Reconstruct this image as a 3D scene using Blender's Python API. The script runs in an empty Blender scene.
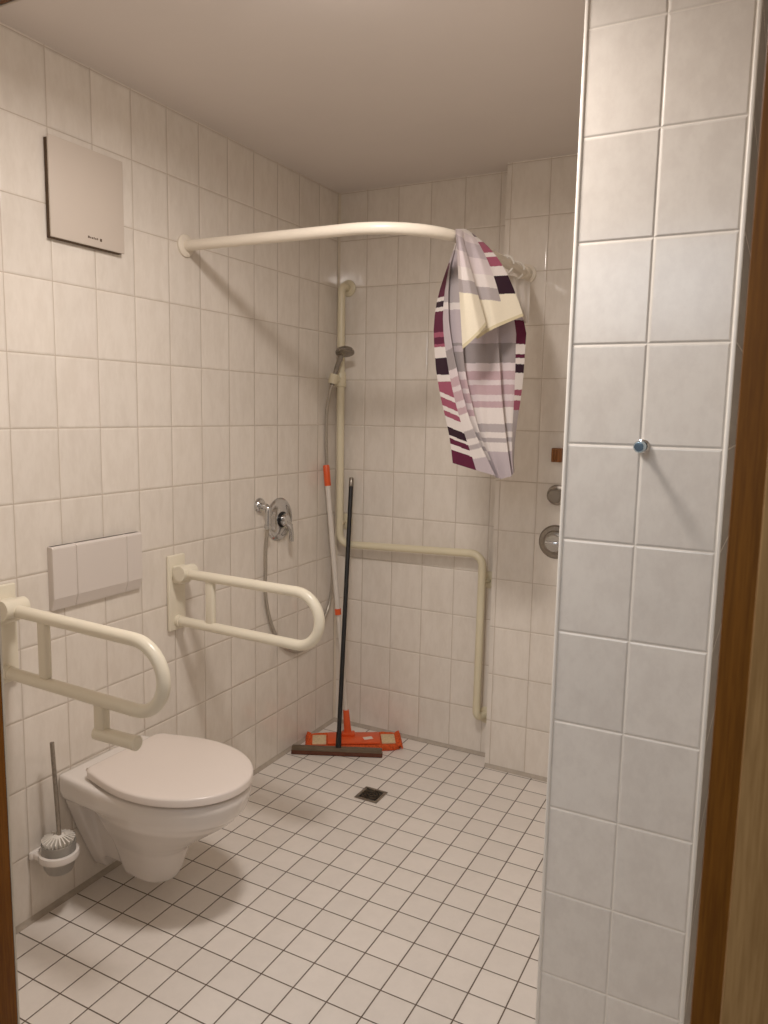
import bpy, bmesh, math, random
from mathutils import Vector, Matrix
random.seed(7)
scene = bpy.context.scene
col = scene.collection
PI = math.pi
H = 2.407            # room height
DOOR_Y = -2.255      # inner face of the door wall

# ------------------------------------------------------------------ materials
def srgb(r, g, b):
    def f(c):
        c /= 255.0
        return c / 12.92 if c <= 0.04045 else ((c + 0.055) / 1.055) ** 2.4
    return (f(r), f(g), f(b), 1.0)

def new_mat(name):
    m = bpy.data.materials.new(name)
    m.use_nodes = True
    nt = m.node_tree
    for n in list(nt.nodes):
        if n.type != 'OUTPUT_MATERIAL':
            nt.nodes.remove(n)
    out = [n for n in nt.nodes if n.type == 'OUTPUT_MATERIAL'][0]
    b = nt.nodes.new('ShaderNodeBsdfPrincipled')
    nt.links.new(b.outputs[0], out.inputs[0])
    return m, nt, b

class NB:
    """tiny node-graph helper"""
    def __init__(self, nt):
        self.nt = nt
    def put(self, sock, v):
        if hasattr(v, 'is_output') or hasattr(v, 'links'):
            self.nt.links.new(v, sock)
        else:
            sock.default_value = v
    def math(self, op, a, b=0.0, c=0.0):
        n = self.nt.nodes.new('ShaderNodeMath'); n.operation = op
        for s, v in zip(n.inputs, (a, b, c)):
            self.put(s, v)
        return n.outputs[0]
    def smooth(self, v, lo, hi, a=0.0, b=1.0):
        n = self.nt.nodes.new('ShaderNodeMapRange'); n.interpolation_type = 'SMOOTHSTEP'
        self.put(n.inputs['Value'], v)
        n.inputs['From Min'].default_value = lo; n.inputs['From Max'].default_value = hi
        n.inputs['To Min'].default_value = a; n.inputs['To Max'].default_value = b
        return n.outputs[0]
    def mix(self, f, a, b, mode='MIX'):
        n = self.nt.nodes.new('ShaderNodeMix'); n.data_type = 'RGBA'; n.blend_type = mode
        self.put(n.inputs[0], f); self.put(n.inputs[6], a); self.put(n.inputs[7], b)
        return n.outputs[2]
    def noise(self, vec, scale, detail=3.0, rough=0.55):
        n = self.nt.nodes.new('ShaderNodeTexNoise')
        self.nt.links.new(vec, n.inputs['Vector'])
        n.inputs['Scale'].default_value = scale; n.inputs['Detail'].default_value = detail
        n.inputs['Roughness'].default_value = rough
        return n.outputs['Fac']
    def comb(self, x, y, z):
        n = self.nt.nodes.new('ShaderNodeCombineXYZ')
        for s, v in zip(n.inputs, (x, y, z)):
            self.put(s, v)
        return n.outputs[0]

def tile_mat(name, ax_u, off_u, pitch_u, ax_v, off_v, pitch_v, joint, tile_c, tile_c2, joint_c,
             rough=0.09, depth=0.0016, edge=0.006, stretch=(1, 1)):
    m, nt, b = new_mat(name)
    k = NB(nt)
    geo = nt.nodes.new('ShaderNodeNewGeometry')
    sep = nt.nodes.new('ShaderNodeSeparateXYZ')
    nt.links.new(geo.outputs['Position'], sep.inputs[0])
    def axis(ax, off, pitch):
        p = k.math('DIVIDE', k.math('SUBTRACT', sep.outputs[ax], off), pitch)
        fr = k.math('FRACT', p)
        d = k.math('MULTIPLY', k.math('MINIMUM', fr, k.math('SUBTRACT', 1.0, fr)), pitch)
        return k.math('FLOOR', p), d
    fu, du = axis(ax_u, off_u, pitch_u)
    fv, dv = axis(ax_v, off_v, pitch_v)
    d = k.math('MINIMUM', du, dv)
    mask = k.smooth(d, joint / 2 - 0.0006, joint / 2 + 0.0006)      # 1 on the tile
    prof = k.math('POWER', k.smooth(d, joint / 2 - 0.001, joint / 2 + edge), 0.6)
    wn = nt.nodes.new('ShaderNodeTexWhiteNoise'); wn.noise_dimensions = '2D'
    nt.links.new(k.comb(fu, fv, 0.0), wn.inputs['Vector'])
    rnd = wn.outputs['Value']
    vec = k.comb(k.math('ADD', k.math('MULTIPLY', sep.outputs[ax_u], stretch[0]), k.math('MULTIPLY', rnd, 37.0)),
                 k.math('MULTIPLY', sep.outputs[ax_v], stretch[1]), k.math('MULTIPLY', rnd, 11.0))
    n1 = k.noise(vec, 18.0, 5.0, 0.62)
    n2 = k.noise(vec, 70.0, 3.0, 0.6)
    f = k.smooth(k.math('ADD', k.math('MULTIPLY', n1, 0.75), k.math('MULTIPLY', n2, 0.25)), 0.36, 0.66)
    c = k.mix(f, tile_c, tile_c2)
    bright = k.math('ADD', 0.965, k.math('MULTIPLY', rnd, 0.07))
    c = k.mix(1.0, c, k.comb(bright, bright, bright), 'MULTIPLY')
    c = k.mix(mask, joint_c, c)
    nt.links.new(c, b.inputs['Base Color'])
    r = k.math('SUBTRACT', 0.75, k.math('MULTIPLY', mask, 0.75 - rough))
    nt.links.new(r, b.inputs['Roughness'])
    bp = nt.nodes.new('ShaderNodeBump')
    bp.inputs['Distance'].default_value = depth; bp.inputs['Strength'].default_value = 1.0
    # slight waviness and a random lean of every tile
    wav = k.math('MULTIPLY', k.noise(vec, 9.0, 1.0), 0.10)
    nt.links.new(k.math('ADD', prof, wav), bp.inputs['Height'])
    nt.links.new(bp.outputs[0], b.inputs['Normal'])
    b.inputs['Specular IOR Level'].default_value = 0.75 if rough < 0.2 else 0.5
    return m

def plain(name, rgb, rough=0.5, metal=0.0, noise=0.04, scale=30.0, coat=0.0, bump=0.0, trans=0.0, ior=1.45, spec=0.5):
    m, nt, b = new_mat(name)
    k = NB(nt)
    tc = nt.nodes.new('ShaderNodeTexCoord')
    n = k.noise(tc.outputs['Object'], scale, 4.0)
    c1 = tuple(max(0, x * (1 - noise)) for x in rgb[:3]) + (1,)
    c2 = tuple(min(1, x * (1 + noise)) for x in rgb[:3]) + (1,)
    nt.links.new(k.mix(k.smooth(n, 0.3, 0.7), c1, c2), b.inputs['Base Color'])
    b.inputs['Roughness'].default_value = rough
    b.inputs['Metallic'].default_value = metal
    b.inputs['Coat Weight'].default_value = coat
    b.inputs['Transmission Weight'].default_value = trans
    b.inputs['IOR'].default_value = ior
    b.inputs['Specular IOR Level'].default_value = spec
    if bump:
        bp = nt.nodes.new('ShaderNodeBump'); bp.inputs['Distance'].default_value = bump
        nt.links.new(n, bp.inputs['Height']); nt.links.new(bp.outputs[0], b.inputs['Normal'])
    return m

def wood(name, c1, c2, rough=0.45, scale=40.0):
    m, nt, b = new_mat(name)
    k = NB(nt)
    geo = nt.nodes.new('ShaderNodeNewGeometry')
    sep = nt.nodes.new('ShaderNodeSeparateXYZ')
    nt.links.new(geo.outputs['Position'], sep.inputs[0])
    vec = k.comb(sep.outputs[0], sep.outputs[1], k.math('MULTIPLY', sep.outputs[2], 0.035))
    n = k.noise(vec, scale * 4, 6.0, 0.65)
    n2 = k.noise(vec, scale * 14, 3.0, 0.6)
    f = k.smooth(k.math('ADD', k.math('MULTIPLY', n, 0.6), k.math('MULTIPLY', n2, 0.4)), 0.35, 0.65)
    nt.links.new(k.mix(f, c1, c2), b.inputs['Base Color'])
    b.inputs['Roughness'].default_value = rough
    b.inputs['Specular IOR Level'].default_value = 0.12
    return m

T1 = srgb(232, 223, 211); T2 = srgb(224, 214, 201); TJ = srgb(188, 172, 154)
M = {}
M['tile_left'] = tile_mat('wall_tile_left', 1, -1.5101, 0.1501, 2, 0.0021, 0.2, 0.0024, T1, T2, TJ, stretch=(1.5, 0.5))
M['tile_back'] = tile_mat('wall_tile_back', 0, 0.1412, 0.1501, 2, 0.0021, 0.2, 0.0024, T1, T2, TJ, stretch=(1.5, 0.5))
M['tile_box'] = tile_mat('wall_tile_projection', 0, 0.9646, 0.1501, 2, 0.0021, 0.2, 0.0024, T1, T2, TJ, stretch=(1.5, 0.5))
M['tile_pillar'] = tile_mat('wall_tile_partition', 0, 1.5548, 0.1501, 2, 0.007, 0.2, 0.0032, srgb(232, 225, 215), srgb(223, 215, 205),
                            srgb(238, 230, 218), edge=0.004, stretch=(1.2, 0.8), rough=0.2)
M['tile_side'] = tile_mat('wall_tile_side', 1, -1.408, 0.1501, 2, 0.007, 0.2, 0.0022, T1, T2, TJ)
M['floor'] = tile_mat('floor_tile', 0, -0.0003, 0.1, 1, -0.0125, 0.1, 0.0036, srgb(230, 221, 211), srgb(225, 216, 206),
                      srgb(84, 68, 54), rough=0.38, depth=0.0012, edge=0.003)
M['ceiling'] = plain('ceiling_paint', srgb(222, 212, 204), 0.9, noise=0.015, scale=3)
M['plaster'] = plain('hall_plaster', srgb(215, 208, 198), 0.9, noise=0.015, scale=3)
M['ceramic'] = plain('sanitary_ceramic', srgb(230, 222, 214), 0.12, noise=0.008, scale=6, coat=0.3)
M['lid'] = plain('lid_plastic', srgb(229, 217, 207), 0.22, noise=0.008, scale=6)
M['ivory'] = plain('ivory_nylon', srgb(230, 221, 199), 0.28, noise=0.012, scale=15)
M['ivory_dark'] = plain('ivory_nylon_rail', srgb(220, 209, 178), 0.3, noise=0.012, scale=15)
M['rodwhite'] = plain('white_coated_tube', srgb(232, 221, 203), 0.28, noise=0.01, scale=15)
M['platewhite'] = plain('white_plastic_plate', srgb(216, 206, 197), 0.35, noise=0.008, scale=8)
M['cover'] = plain('cover_plastic', srgb(206, 193, 179), 0.45, noise=0.008, scale=8)
M['gap_shade_print'] = plain('gap_shade_and_print', srgb(92, 74, 58), 0.9)  # shade behind the vent panel put into brown; also colours the printed marking
M['chrome'] = plain('chrome', srgb(205, 205, 205), 0.12, metal=1.0, noise=0.02)
M['steel'] = plain('brushed_steel', srgb(150, 142, 132), 0.35, metal=1.0, noise=0.12, scale=120)
M['darksteel'] = plain('dark_drain_steel', srgb(84, 74, 62), 0.5, metal=0.8, noise=0.25, scale=200)
M['black'] = plain('black_coating', srgb(14, 13, 13), 0.5)
M['hose'] = plain('metal_hose', srgb(178, 170, 158), 0.32, metal=0.75, noise=0.1, scale=300)
M['greyplastic'] = plain('grey_chrome_plastic', srgb(140, 132, 122), 0.25, metal=0.7, noise=0.05)
M['orange'] = plain('orange_plastic', srgb(222, 84, 36), 0.4, noise=0.04)
M['orange_cloth'] = plain('orange_mop_cloth', srgb(214, 84, 34), 0.95, noise=0.3, scale=160, bump=0.004)
M['stickwhite'] = plain('white_aluminium_stick', srgb(214, 205, 194), 0.4, noise=0.02)
M['pad'] = plain('pale_mop_pocket', srgb(214, 188, 146), 0.95, noise=0.12, scale=120)
M['paper'] = plain('pale_tag', srgb(232, 215, 200), 0.8)
M['rubber'] = plain('squeegee_foam', srgb(92, 52, 36), 0.85, noise=0.15, scale=90)
M['squeegeemetal'] = plain('squeegee_channel', srgb(112, 97, 80), 0.45, metal=0.5, noise=0.1)
M['bristle'] = plain('white_bristle', srgb(232, 226, 216), 0.7, noise=0.05)
M['glass'] = plain('frosted_glass', srgb(225, 220, 212), 0.35, trans=0.75, noise=0.02)
M['jamb'] = wood('brown_door_frame', srgb(130, 78, 22), srgb(100, 57, 13), rough=0.6)
M['casing'] = wood('light_door_casing', srgb(170, 126, 76), srgb(138, 98, 54), rough=0.6)
M['seal'] = plain('pale_door_seal', srgb(205, 192, 170), 0.6)
M['grout'] = plain('grey_silicone', srgb(174, 162, 147), 0.7, noise=0.08, scale=40)
M['edge'] = plain('white_edge_profile', srgb(238, 232, 222), 0.35, noise=0.01)
M['copper'] = wood('brown_wooden_block', srgb(158, 104, 62), srgb(104, 62, 34), scale=60)
M['blue_lit'] = plain('chrome_blue_lit', srgb(176, 196, 208), 0.12, metal=1.0)  # chrome of the hook cap with cool blue light put into its colour
def cloth_mat():
    m, nt, b = new_mat('curtain_fabric')
    k = NB(nt)
    a = nt.nodes.new('ShaderNodeAttribute'); a.attribute_name = 'pattern'
    tc = nt.nodes.new('ShaderNodeTexCoord')
    n = k.noise(tc.outputs['Object'], 260.0, 2.0)
    v = k.math('ADD', 0.94, k.math('MULTIPLY', n, 0.12))
    nt.links.new(k.mix(1.0, a.outputs['Color'], k.comb(v, v, v), 'MULTIPLY'), b.inputs['Base Color'])
    b.inputs['Roughness'].default_value = 0.8
    b.inputs['Sheen Weight'].default_value = 0.15
    b.inputs['Specular IOR Level'].default_value = 0.2
    return m
M['cloth'] = cloth_mat()

# ------------------------------------------------------------------ object helpers
def obj(name, bm, mat, parent=None, smooth=True, label=None, recalc=True):
    if recalc:
        bmesh.ops.recalc_face_normals(bm, faces=bm.faces)
    me = bpy.data.meshes.new(name)
    bm.to_mesh(me); bm.free()
    me.materials.append(mat)
    if smooth:
        for p in me.polygons:
            p.use_smooth = True
        me.set_sharp_from_angle(angle=math.radians(38))
    o = bpy.data.objects.new(name, me)
    col.objects.link(o)
    if parent is not None:
        o.parent = parent
        o.matrix_parent_inverse = Matrix.Translation(-parent_loc(parent))
    if label:
        o['label'] = label
    return o

def parent_loc(p):
    v = Vector(p.location)
    # parts are authored in world space; a part that is itself a parent sits at the origin of its thing
    q = p
    if p.type != 'EMPTY':
        return Vector((0, 0, 0))
    return v

def thing(name, label, cat, loc=(0, 0, 0), group=None):
    o = bpy.data.objects.new(name, None)
    o.empty_display_size = 0.05
    col.objects.link(o)
    o.location = loc
    o['label'] = label; o['category'] = cat
    if group:
        o['group'] = group
    return o

def tag(o, label, cat, group=None):
    o['label'] = label; o['category'] = cat
    if group:
        o['group'] = group
    return o

def struct(name, bm, mat, label, smooth=False):
    o = obj(name, bm, mat, None, smooth=smooth)
    o['kind'] = 'structure'; o['label'] = label; o['category'] = name.split('_')[0]
    return o

def B():
    return bmesh.new()

def box(bm, lo, hi, bev=0.0, seg=2):
    r = bmesh.ops.create_cube(bm, size=1.0)
    vs = r['verts']
    c = [(a + b) / 2 for a, b in zip(lo, hi)]; s = [abs(b - a) for a, b in zip(lo, hi)]
    for v in vs:
        v.co = Vector((c[0] + v.co.x * s[0], c[1] + v.co.y * s[1], c[2] + v.co.z * s[2]))
    if bev:
        es = list({e for v in vs for e in v.link_edges})
        bmesh.ops.bevel(bm, geom=es, offset=bev, segments=seg, profile=0.5, affect='EDGES')
    return bm

def obox(bm, center, size, mat3, bev=0.0, seg=2):
    r = bmesh.ops.create_cube(bm, size=1.0)
    vs = r['verts']
    for v in vs:
        l = Vector((v.co.x * size[0], v.co.y * size[1], v.co.z * size[2]))
        v.co = Vector(center) + mat3 @ l
    if bev:
        es = list({e for v in vs for e in v.link_edges})
        bmesh.ops.bevel(bm, geom=es, offset=bev, segments=seg, profile=0.5, affect='EDGES')
    return bm

def rounded(pts, rads, n=8):
    """polyline with filleted corners; rads per interior corner"""
    P = [Vector(p) for p in pts]
    if not isinstance(rads, (list, tuple)):
        rads = [rads] * (len(P) - 2)
    out = [P[0]]
    for i in range(1, len(P) - 1):
        a, b, c = P[i - 1], P[i], P[i + 1]
        d1 = (a - b).normalized(); d2 = (c - b).normalized()
        ang = d1.angle(d2)
        if ang > PI - 1e-3 or rads[i - 1] <= 0:
            out.append(b); continue
        t = rads[i - 1] / math.tan(ang / 2)
        p1 = b + d1 * t
        cen = b + (d1 + d2).normalized() * (rads[i - 1] / math.sin(ang / 2))
        u = (p1 - cen)
        w = (b + d2 * t - cen)
        tot = u.angle(w)
        axis = u.cross(w).normalized()
        for k in range(n + 1):
            out.append(cen + Matrix.Rotation(tot * k / n, 3, axis) @ u)
    out.append(P[-1])
    return out

def spline(pts, n=8):
    P = [Vector(p) for p in pts]
    out = []
    for i in range(len(P) - 1):
        p0 = P[max(0, i - 1)]; p1 = P[i]; p2 = P[i + 1]; p3 = P[min(len(P) - 1, i + 2)]
        for k in range(n):
            t = k / n
            out.append(0.5 * ((2 * p1) + (-p0 + p2) * t + (2 * p0 - 5 * p1 + 4 * p2 - p3) * t * t + (-p0 + 3 * p1 - 3 * p2 + p3) * t ** 3))
    out.append(P[-1])
    return out

def tube(bm, pts, r, seg=16, cap=True, squash=None):
    P = [Vector(p) for p in pts]
    rr = r if isinstance(r, (list, tuple)) else [r] * len(P)
    rings = []
    t0 = (P[1] - P[0]).normalized()
    ref = Vector((0, 0, 1)) if abs(t0.z) < 0.9 else Vector((1, 0, 0))
    nrm = t0.cross(ref).normalized()
    for i, p in enumerate(P):
        if i == 0: t = P[1] - P[0]
        elif i == len(P) - 1: t = P[-1] - P[-2]
        else: t = (P[i + 1] - P[i]).normalized() + (P[i] - P[i - 1]).normalized()
        t.normalize()
        nrm = (nrm - t * nrm.dot(t)).normalized()
        bn = t.cross(nrm)
        rings.append([bm.verts.new(p + (nrm * math.cos(a) + bn * math.sin(a)) * rr[i])
                      for a in [2 * PI * k / seg for k in range(seg)]])
    for a, b in zip(rings, rings[1:]):
        for k in range(seg):
            bm.faces.new((a[k], a[(k + 1) % seg], b[(k + 1) % seg], b[k]))
    if cap:
        bm.faces.new(rings[0][::-1]); bm.faces.new(rings[-1])
    return bm

def lathe(bm, prof, center, axis=(0, 0, 1), seg=32):
    """prof: (radius, height) along axis"""
    ax = Vector(axis).normalized()
    ref = Vector((0, 0, 1)) if abs(ax.z) < 0.9 else Vector((1, 0, 0))
    u = ax.cross(ref).normalized(); w = ax.cross(u)
    c = Vector(center)
    rings = []
    for r, h in prof:
        if r < 1e-6:
            rings.append([bm.verts.new(c + ax * h)])
        else:
            rings.append([bm.verts.new(c + ax * h + (u * math.cos(2 * PI * k / seg) + w * math.sin(2 * PI * k / seg)) * r) for k in range(seg)])
    for a, b in zip(rings, rings[1:]):
        for k in range(seg):
            k2 = (k + 1) % seg
            if len(a) == 1 and len(b) == 1: continue
            if len(a) == 1: bm.faces.new((a[0], b[k2], b[k]))
            elif len(b) == 1: bm.faces.new((a[k], a[k2], b[0]))
            else: bm.faces.new((a[k], a[k2], b[k2], b[k]))
    if len(rings[0]) > 1: bm.faces.new(rings[0][::-1])
    if len(rings[-1]) > 1: bm.faces.new(rings[-1])
    return bm

def loft(bm, rings, cap=True):
    R = [[bm.verts.new(p) for p in ring] for ring in rings]
    n = len(R[0])
    for a, b in zip(R, R[1:]):
        for k in range(n):
            bm.faces.new((a[k], a[(k + 1) % n], b[(k + 1) % n], b[k]))
    if cap:
        bm.faces.new(R[0][::-1]); bm.faces.new(R[-1])
    return bm

def quad(bm, pts):
    bm.faces.new([bm.verts.new(p) for p in pts])
    return bm

# ------------------------------------------------------------------ the room
bm = B(); box(bm, (-0.0, -3.6, -0.05), (2.6, 0.15, 0.0)); struct('floor', bm, M['floor'], 'white square floor tiles with dark joints')
bm = B(); box(bm, (-0.1, -2.40, H), (2.6, 0.15, H + 0.05)); struct('ceiling', bm, M['ceiling'], 'plain pale painted ceiling')
bm = B(); box(bm, (-0.1, -2.40, 0), (0, 0.15, H)); struct('wall_left', bm, M['tile_left'], 'cream tiled wall behind the toilet')
bm = B(); box(bm, (0, 0, 0), (0.795, 0.1, H)); struct('wall_back', bm, M['tile_back'], 'cream tiled back wall of the shower')
bm = B(); box(bm, (0.795, -0.09, 0), (1.4065, 0.1, H)); struct('wall_projection', bm, M['tile_box'], 'cream tiled projection of the back wall beside the pillar')
bm = B(); box(bm, (1.4065, -1.408, 0), (1.7125, 0.1, H)); struct('wall_partition', bm, M['tile_pillar'], 'tiled end of the partition wall in the right foreground')
bm = B(); box(bm, (2.45, -2.40, 0), (2.6, 0.15, H)); struct('wall_right', bm, M['tile_side'], 'tiled wall on the far right')
bm = B(); box(bm, (1.705, 0.0, 0), (2.45, 0.1, H)); struct('wall_recess', bm, M['tile_back'], 'tiled wall at the end of the recess behind the partition')
bm = B()
box(bm, (-0.1, -2.40, 0), (0.735, DOOR_Y - 0.004, H)); box(bm, (1.83, -2.40, 0), (2.6, DOOR_Y - 0.004, H)); box(bm, (0.735, -2.40, 2.03), (1.83, DOOR_Y - 0.004, H))
struct('wall_front', bm, M['plaster'], 'wall around the doorway')

# grey silicone joint between walls and floor
def fillet(name, a, b, inward, label, s=0.013):
    bm = B()
    a = Vector(a); b = Vector(b); n = Vector(inward) * s
    up = Vector((0, 0, s))
    r = [[p, p + n, p + n * 0.4 + up * 0.4, p + up] for p in (a, b)]
    loft(bm, r)
    struct(name, bm, M['grout'], label)
fillet('baseboard_left', (0.0005, -2.25, 0.0005), (0.0005, -0.0005, 0.0005), (1, 0, 0), 'grey silicone joint along the foot of the left wall')
fillet('baseboard_back', (0.0005, -0.0005, 0.0005), (0.7945, -0.0005, 0.0005), (0, -1, 0), 'grey silicone joint along the foot of the back wall')
fillet('baseboard_right', (0.795, -0.0905, 0.0005), (1.405, -0.0905, 0.0005), (0, -1, 0), 'grey silicone joint along the foot of the wall projection')
bm = B()
loft(bm, [[(0.0005, -0.0005, z), (0.009, -0.0005, z), (0.004, -0.004, z), (0.0005, -0.009, z)] for z in (0.014, H - 0.001)])
struct('trim_3', bm, plain('corner_silicone', srgb(214, 202, 182), 0.6), 'pale silicone joint in the shower corner')
# white edge profiles of the partition end
bm = B(); box(bm, (1.3998, -1.4110, 0), (1.4083, -1.401, H), 0.003, 3); struct('trim_1', bm, M['edge'], 'white edge profile on the left corner of the partition', True)
bm = B(); box(bm, (1.7060, -1.4110, 0), (1.7135, -1.4060, H), 0.002, 3); struct('trim_2', bm, M['edge'], 'white edge profile on the right corner of the partition', True)

# door frame
door = bpy.data.objects.new('door_1', None); col.objects.link(door); door['kind'] = 'structure'; door['label'] = 'open doorway with brown wooden frame'; door['category'] = 'door'
bm = B(); box(bm, (0.700, -2.325, 0), (0.759, DOOR_Y, 2.03), 0.002); box(bm, (0.700, -2.41, 0), (0.735, -2.325, 2.03)); obj('jamb', bm, M['jamb'], door)
bm = B(); box(bm, (1.773, -2.325, 0), (1.86, DOOR_Y, 2.03), 0.002); box(bm, (1.7985, -2.41, 0), (1.86, -2.325, 2.03)); obj('jamb', bm, M['jamb'], door)
bm = B(); box(bm, (0.759, -2.325, 2.0), (1.773, DOOR_Y, 2.03), 0.002); box(bm, (0.735, -2.41, 2.024), (1.7985, -2.325, 2.03)); obj('lintel', bm, M['jamb'], door)
bm = B(); box(bm, (1.7985, -2.435, 0), (1.93, -2.41, 2.09), 0.002); obj('casing', bm, M['casing'], door)
bm = B(); box(bm, (0.63, -2.435, 0), (0.735, -2.41, 2.09), 0.002); obj('casing', bm, M['casing'], door)
bm = B(); box(bm, (0.735, -2.435, 2.024), (1.7985, -2.41, 2.09), 0.002); obj('casing', bm, M['casing'], door)
bm = B()
box(bm, (0.748, DOOR_Y, 0), (0.7592, DOOR_Y + 0.003, 2.0)); box(bm, (0.7592, DOOR_Y, 1.9995), (1.7715, DOOR_Y + 0.003, 2.012))
obj('seal', bm, M['seal'], door, smooth=False)

# ------------------------------------------------------------------ toilet
YC = -1.392
def outline(z, xr, xf, hwr, hwm, xm, yc=YC, n=18, pw=1.0, rc=0.0):
    pts = []
    if rc:                                       # rounded rear corner
        for k in range(7):
            a = PI / 2 * k / 7
            pts.append((xr + rc * (1 - math.sin(a)), yc - (hwr - rc + rc * math.cos(a)), z))
        pts = [(xr, yc - (hwr - 2 * rc), z)] + pts[::-1]
        xr += rc
    for k in range(n + 1):                       # rear-left to widest, then round the front
        t = k / n
        x = xr + (xm - xr) * t
        pts.append((x, yc - (hwr + (hwm - hwr) * math.sin(t * PI / 2)), z))
    for k in range(1, n + 1):
        a = PI / 2 * k / n
        pts.append((xm + (xf - xm) * math.sin(a), yc - hwm * math.cos(a) ** pw, z))
    pts = [p for i, p in enumerate(pts) if i == 0 or (Vector(p) - Vector(pts[i - 1])).length > 1e-6]
    other = [(x, 2 * yc - y, z) for x, y, z in pts[:-1]][::-1]
    return pts + other

toilet = thing('toilet', 'white wall-hung toilet with closed lid between the two ivory support rails', 'toilet', (0, YC, 0))
bm = B()
loft(bm, [outline(z, *a) for z, a in [
    (0.399, (0.002, 0.532, 0.160, 0.178, 0.28)), (0.395, (0.002, 0.540, 0.163, 0.185, 0.28)), (0.380, (0.002, 0.543, 0.164, 0.187, 0.28)),
    (0.345, (0.002, 0.534, 0.163, 0.181, 0.28)), (0.325, (0.002, 0.523, 0.157, 0.171, 0.28)), (0.316, (0.008, 0.505, 0.148, 0.160, 0.28))]][::-1])
loft(bm, [outline(z, *a) for z, a in [
    (0.335, (0.10, 0.527, 0.15, 0.175, 0.28)), (0.30, (0.10, 0.498, 0.132, 0.160, 0.27)), (0.265, (0.10, 0.450, 0.11, 0.138, 0.26)),
    (0.23, (0.11, 0.400, 0.10, 0.118, 0.25)), (0.20, (0.12, 0.360, 0.088, 0.100, 0.245)), (0.175, (0.125, 0.332, 0.078, 0.086, 0.24)),
    (0.14, (0.13, 0.318, 0.068, 0.075, 0.235)), (0.10, (0.135, 0.305, 0.060, 0.066, 0.23)), (0.075, (0.14, 0.292, 0.054, 0.060, 0.225)),
    (0.066, (0.15, 0.280, 0.046, 0.050, 0.22))]][::-1])
# tapered flange on the wall and the web behind the bowl
loft(bm, [[(0.002, YC - a, z), (0.05, YC - a + 0.006, z), (0.05, YC + a - 0.006, z), (0.002, YC + a, z)] for z, a in
          [(0.055, 0.044), (0.10, 0.066), (0.20, 0.108), (0.305, 0.146), (0.335, 0.158)]])
loft(bm, [[(0.03, YC - a, z), (0.22, YC - a, z), (0.22, YC + a, z), (0.03, YC + a, z)] for z, a in [(0.095, 0.05), (0.20, 0.075), (0.325, 0.10)]])
bowl = obj('bowl', bm, M['ceramic'], toilet)
rm = bowl.modifiers.new('remesh', 'REMESH'); rm.mode = 'VOXEL'; rm.voxel_size = 0.005; rm.use_smooth_shade = True
sm = bowl.modifiers.new('smooth', 'SMOOTH'); sm.factor = 0.5; sm.iterations = 12
bm = B()
loft(bm, [outline(z, 0.10, 0.518, 0.125, 0.164, 0.30) for z in (0.396, 0.4030)])
obj('seat', bm, M['lid'], toilet)
bm = B()
lid_o = (0.092, 0.545, 0.156, 0.189, 0.30)
def lid_ring(z, ins):
    return outline(z, lid_o[0] + ins, lid_o[1] - ins, lid_o[2] - ins, lid_o[3] - ins, lid_o[4], n=20, rc=max(0.002, 0.034 - ins * 0.25))
loft(bm, [lid_ring(0.4065, 0.014), lid_ring(0.4065, 0.003), lid_ring(0.4085, 0.0), lid_ring(0.4255, 0.0), lid_ring(0.4285, 0.0015), lid_ring(0.4305, 0.005),
          lid_ring(0.4315, 0.012), lid_ring(0.4325, 0.04), lid_ring(0.433, 0.10)])
obj('lid', bm, M['lid'], toilet)
for s in (-1, 1):
    bm = B(); tube(bm, [(0.066, YC + s * 0.070, 0.400), (0.066, YC + s * 0.110, 0.400)], 0.011, 14)
    tube(bm, [(0.066, YC + s * 0.09, 0.388), (0.066, YC + s * 0.09, 0.400)], 0.009, 12)
    obj('hinge', bm, M['lid'], toilet)

# ------------------------------------------------------------------ flush plate
fp = thing('flush_plate', 'white flush plate with two buttons on the wall above the toilet', 'flush plate', (0, -1.395, 0.88))
y0, y1, z0, z1 = -1.562, -1.226, 0.888, 1.073
def plate_prof(bm, ya, yb, x_out=0.022):
    # section in x-z: flat face with a slanted lower lip
    pr = [(-0.001, z0 + 0.004), (x_out - 0.012, z0), (x_out, z0 + 0.036), (x_out, z1 - 0.006), (x_out - 0.005, z1), (-0.001, z1)]
    loft(bm, [[(x, y, z) for x, z in pr] for y in (ya, yb)])
bm = B(); plate_prof(bm, y0 + 0.004, y1 - 0.004, 0.019); obj('backing', bm, M['platewhite'], fp, smooth=False)
def button(ya, yb):
    bm = B(); plate_prof(bm, ya, yb, 0.0225)
    o = obj('button', bm, M['platewhite'], fp, smooth=False)
    bv = o.modifiers.new('bevel', 'BEVEL'); bv.width = 0.0025; bv.segments = 2; bv.limit_method = 'ANGLE'
    return o
button(y0, -1.4815)['label'] = 'narrow left panel'
button(-1.4785, -1.289)['label'] = 'wide middle button'
button(-1.2875, y1)['label'] = 'narrow right panel'

# ------------------------------------------------------------------ ventilation cover
vc = thing('vent_cover', 'square white ventilation cover high on the left tiled wall', 'vent cover', (0, -1.39, 1.91))
bm = B(); box(bm, (0.0, -1.523, 1.914), (0.016, -1.275, 2.172), 0.001); obj('housing', bm, M['gap_shade_print'], vc)
bm = B(); box(bm, (0.016, -1.527, 1.916), (0.022, -1.268, 2.178), 0.002, 2); obj('front_panel', bm, M['cover'], vc)
bm = B()
yy = -1.404
for w, h in [(0.006, 0.007), (0.004, 0.005), (0.005, 0.005), (0.003, 0.007), (0.005, 0.005), (0.004, 0.006)]:
    box(bm, (0.0222, yy, 1.936), (0.0224, yy + w, 1.936 + h * 0.9)); yy += w + 0.0018
box(bm, (0.0222, -1.361, 1.934), (0.0224, -1.354, 1.942))
obj('marking', bm, M['gap_shade_print'], vc, smooth=False, label='small dark printed marking')

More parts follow.
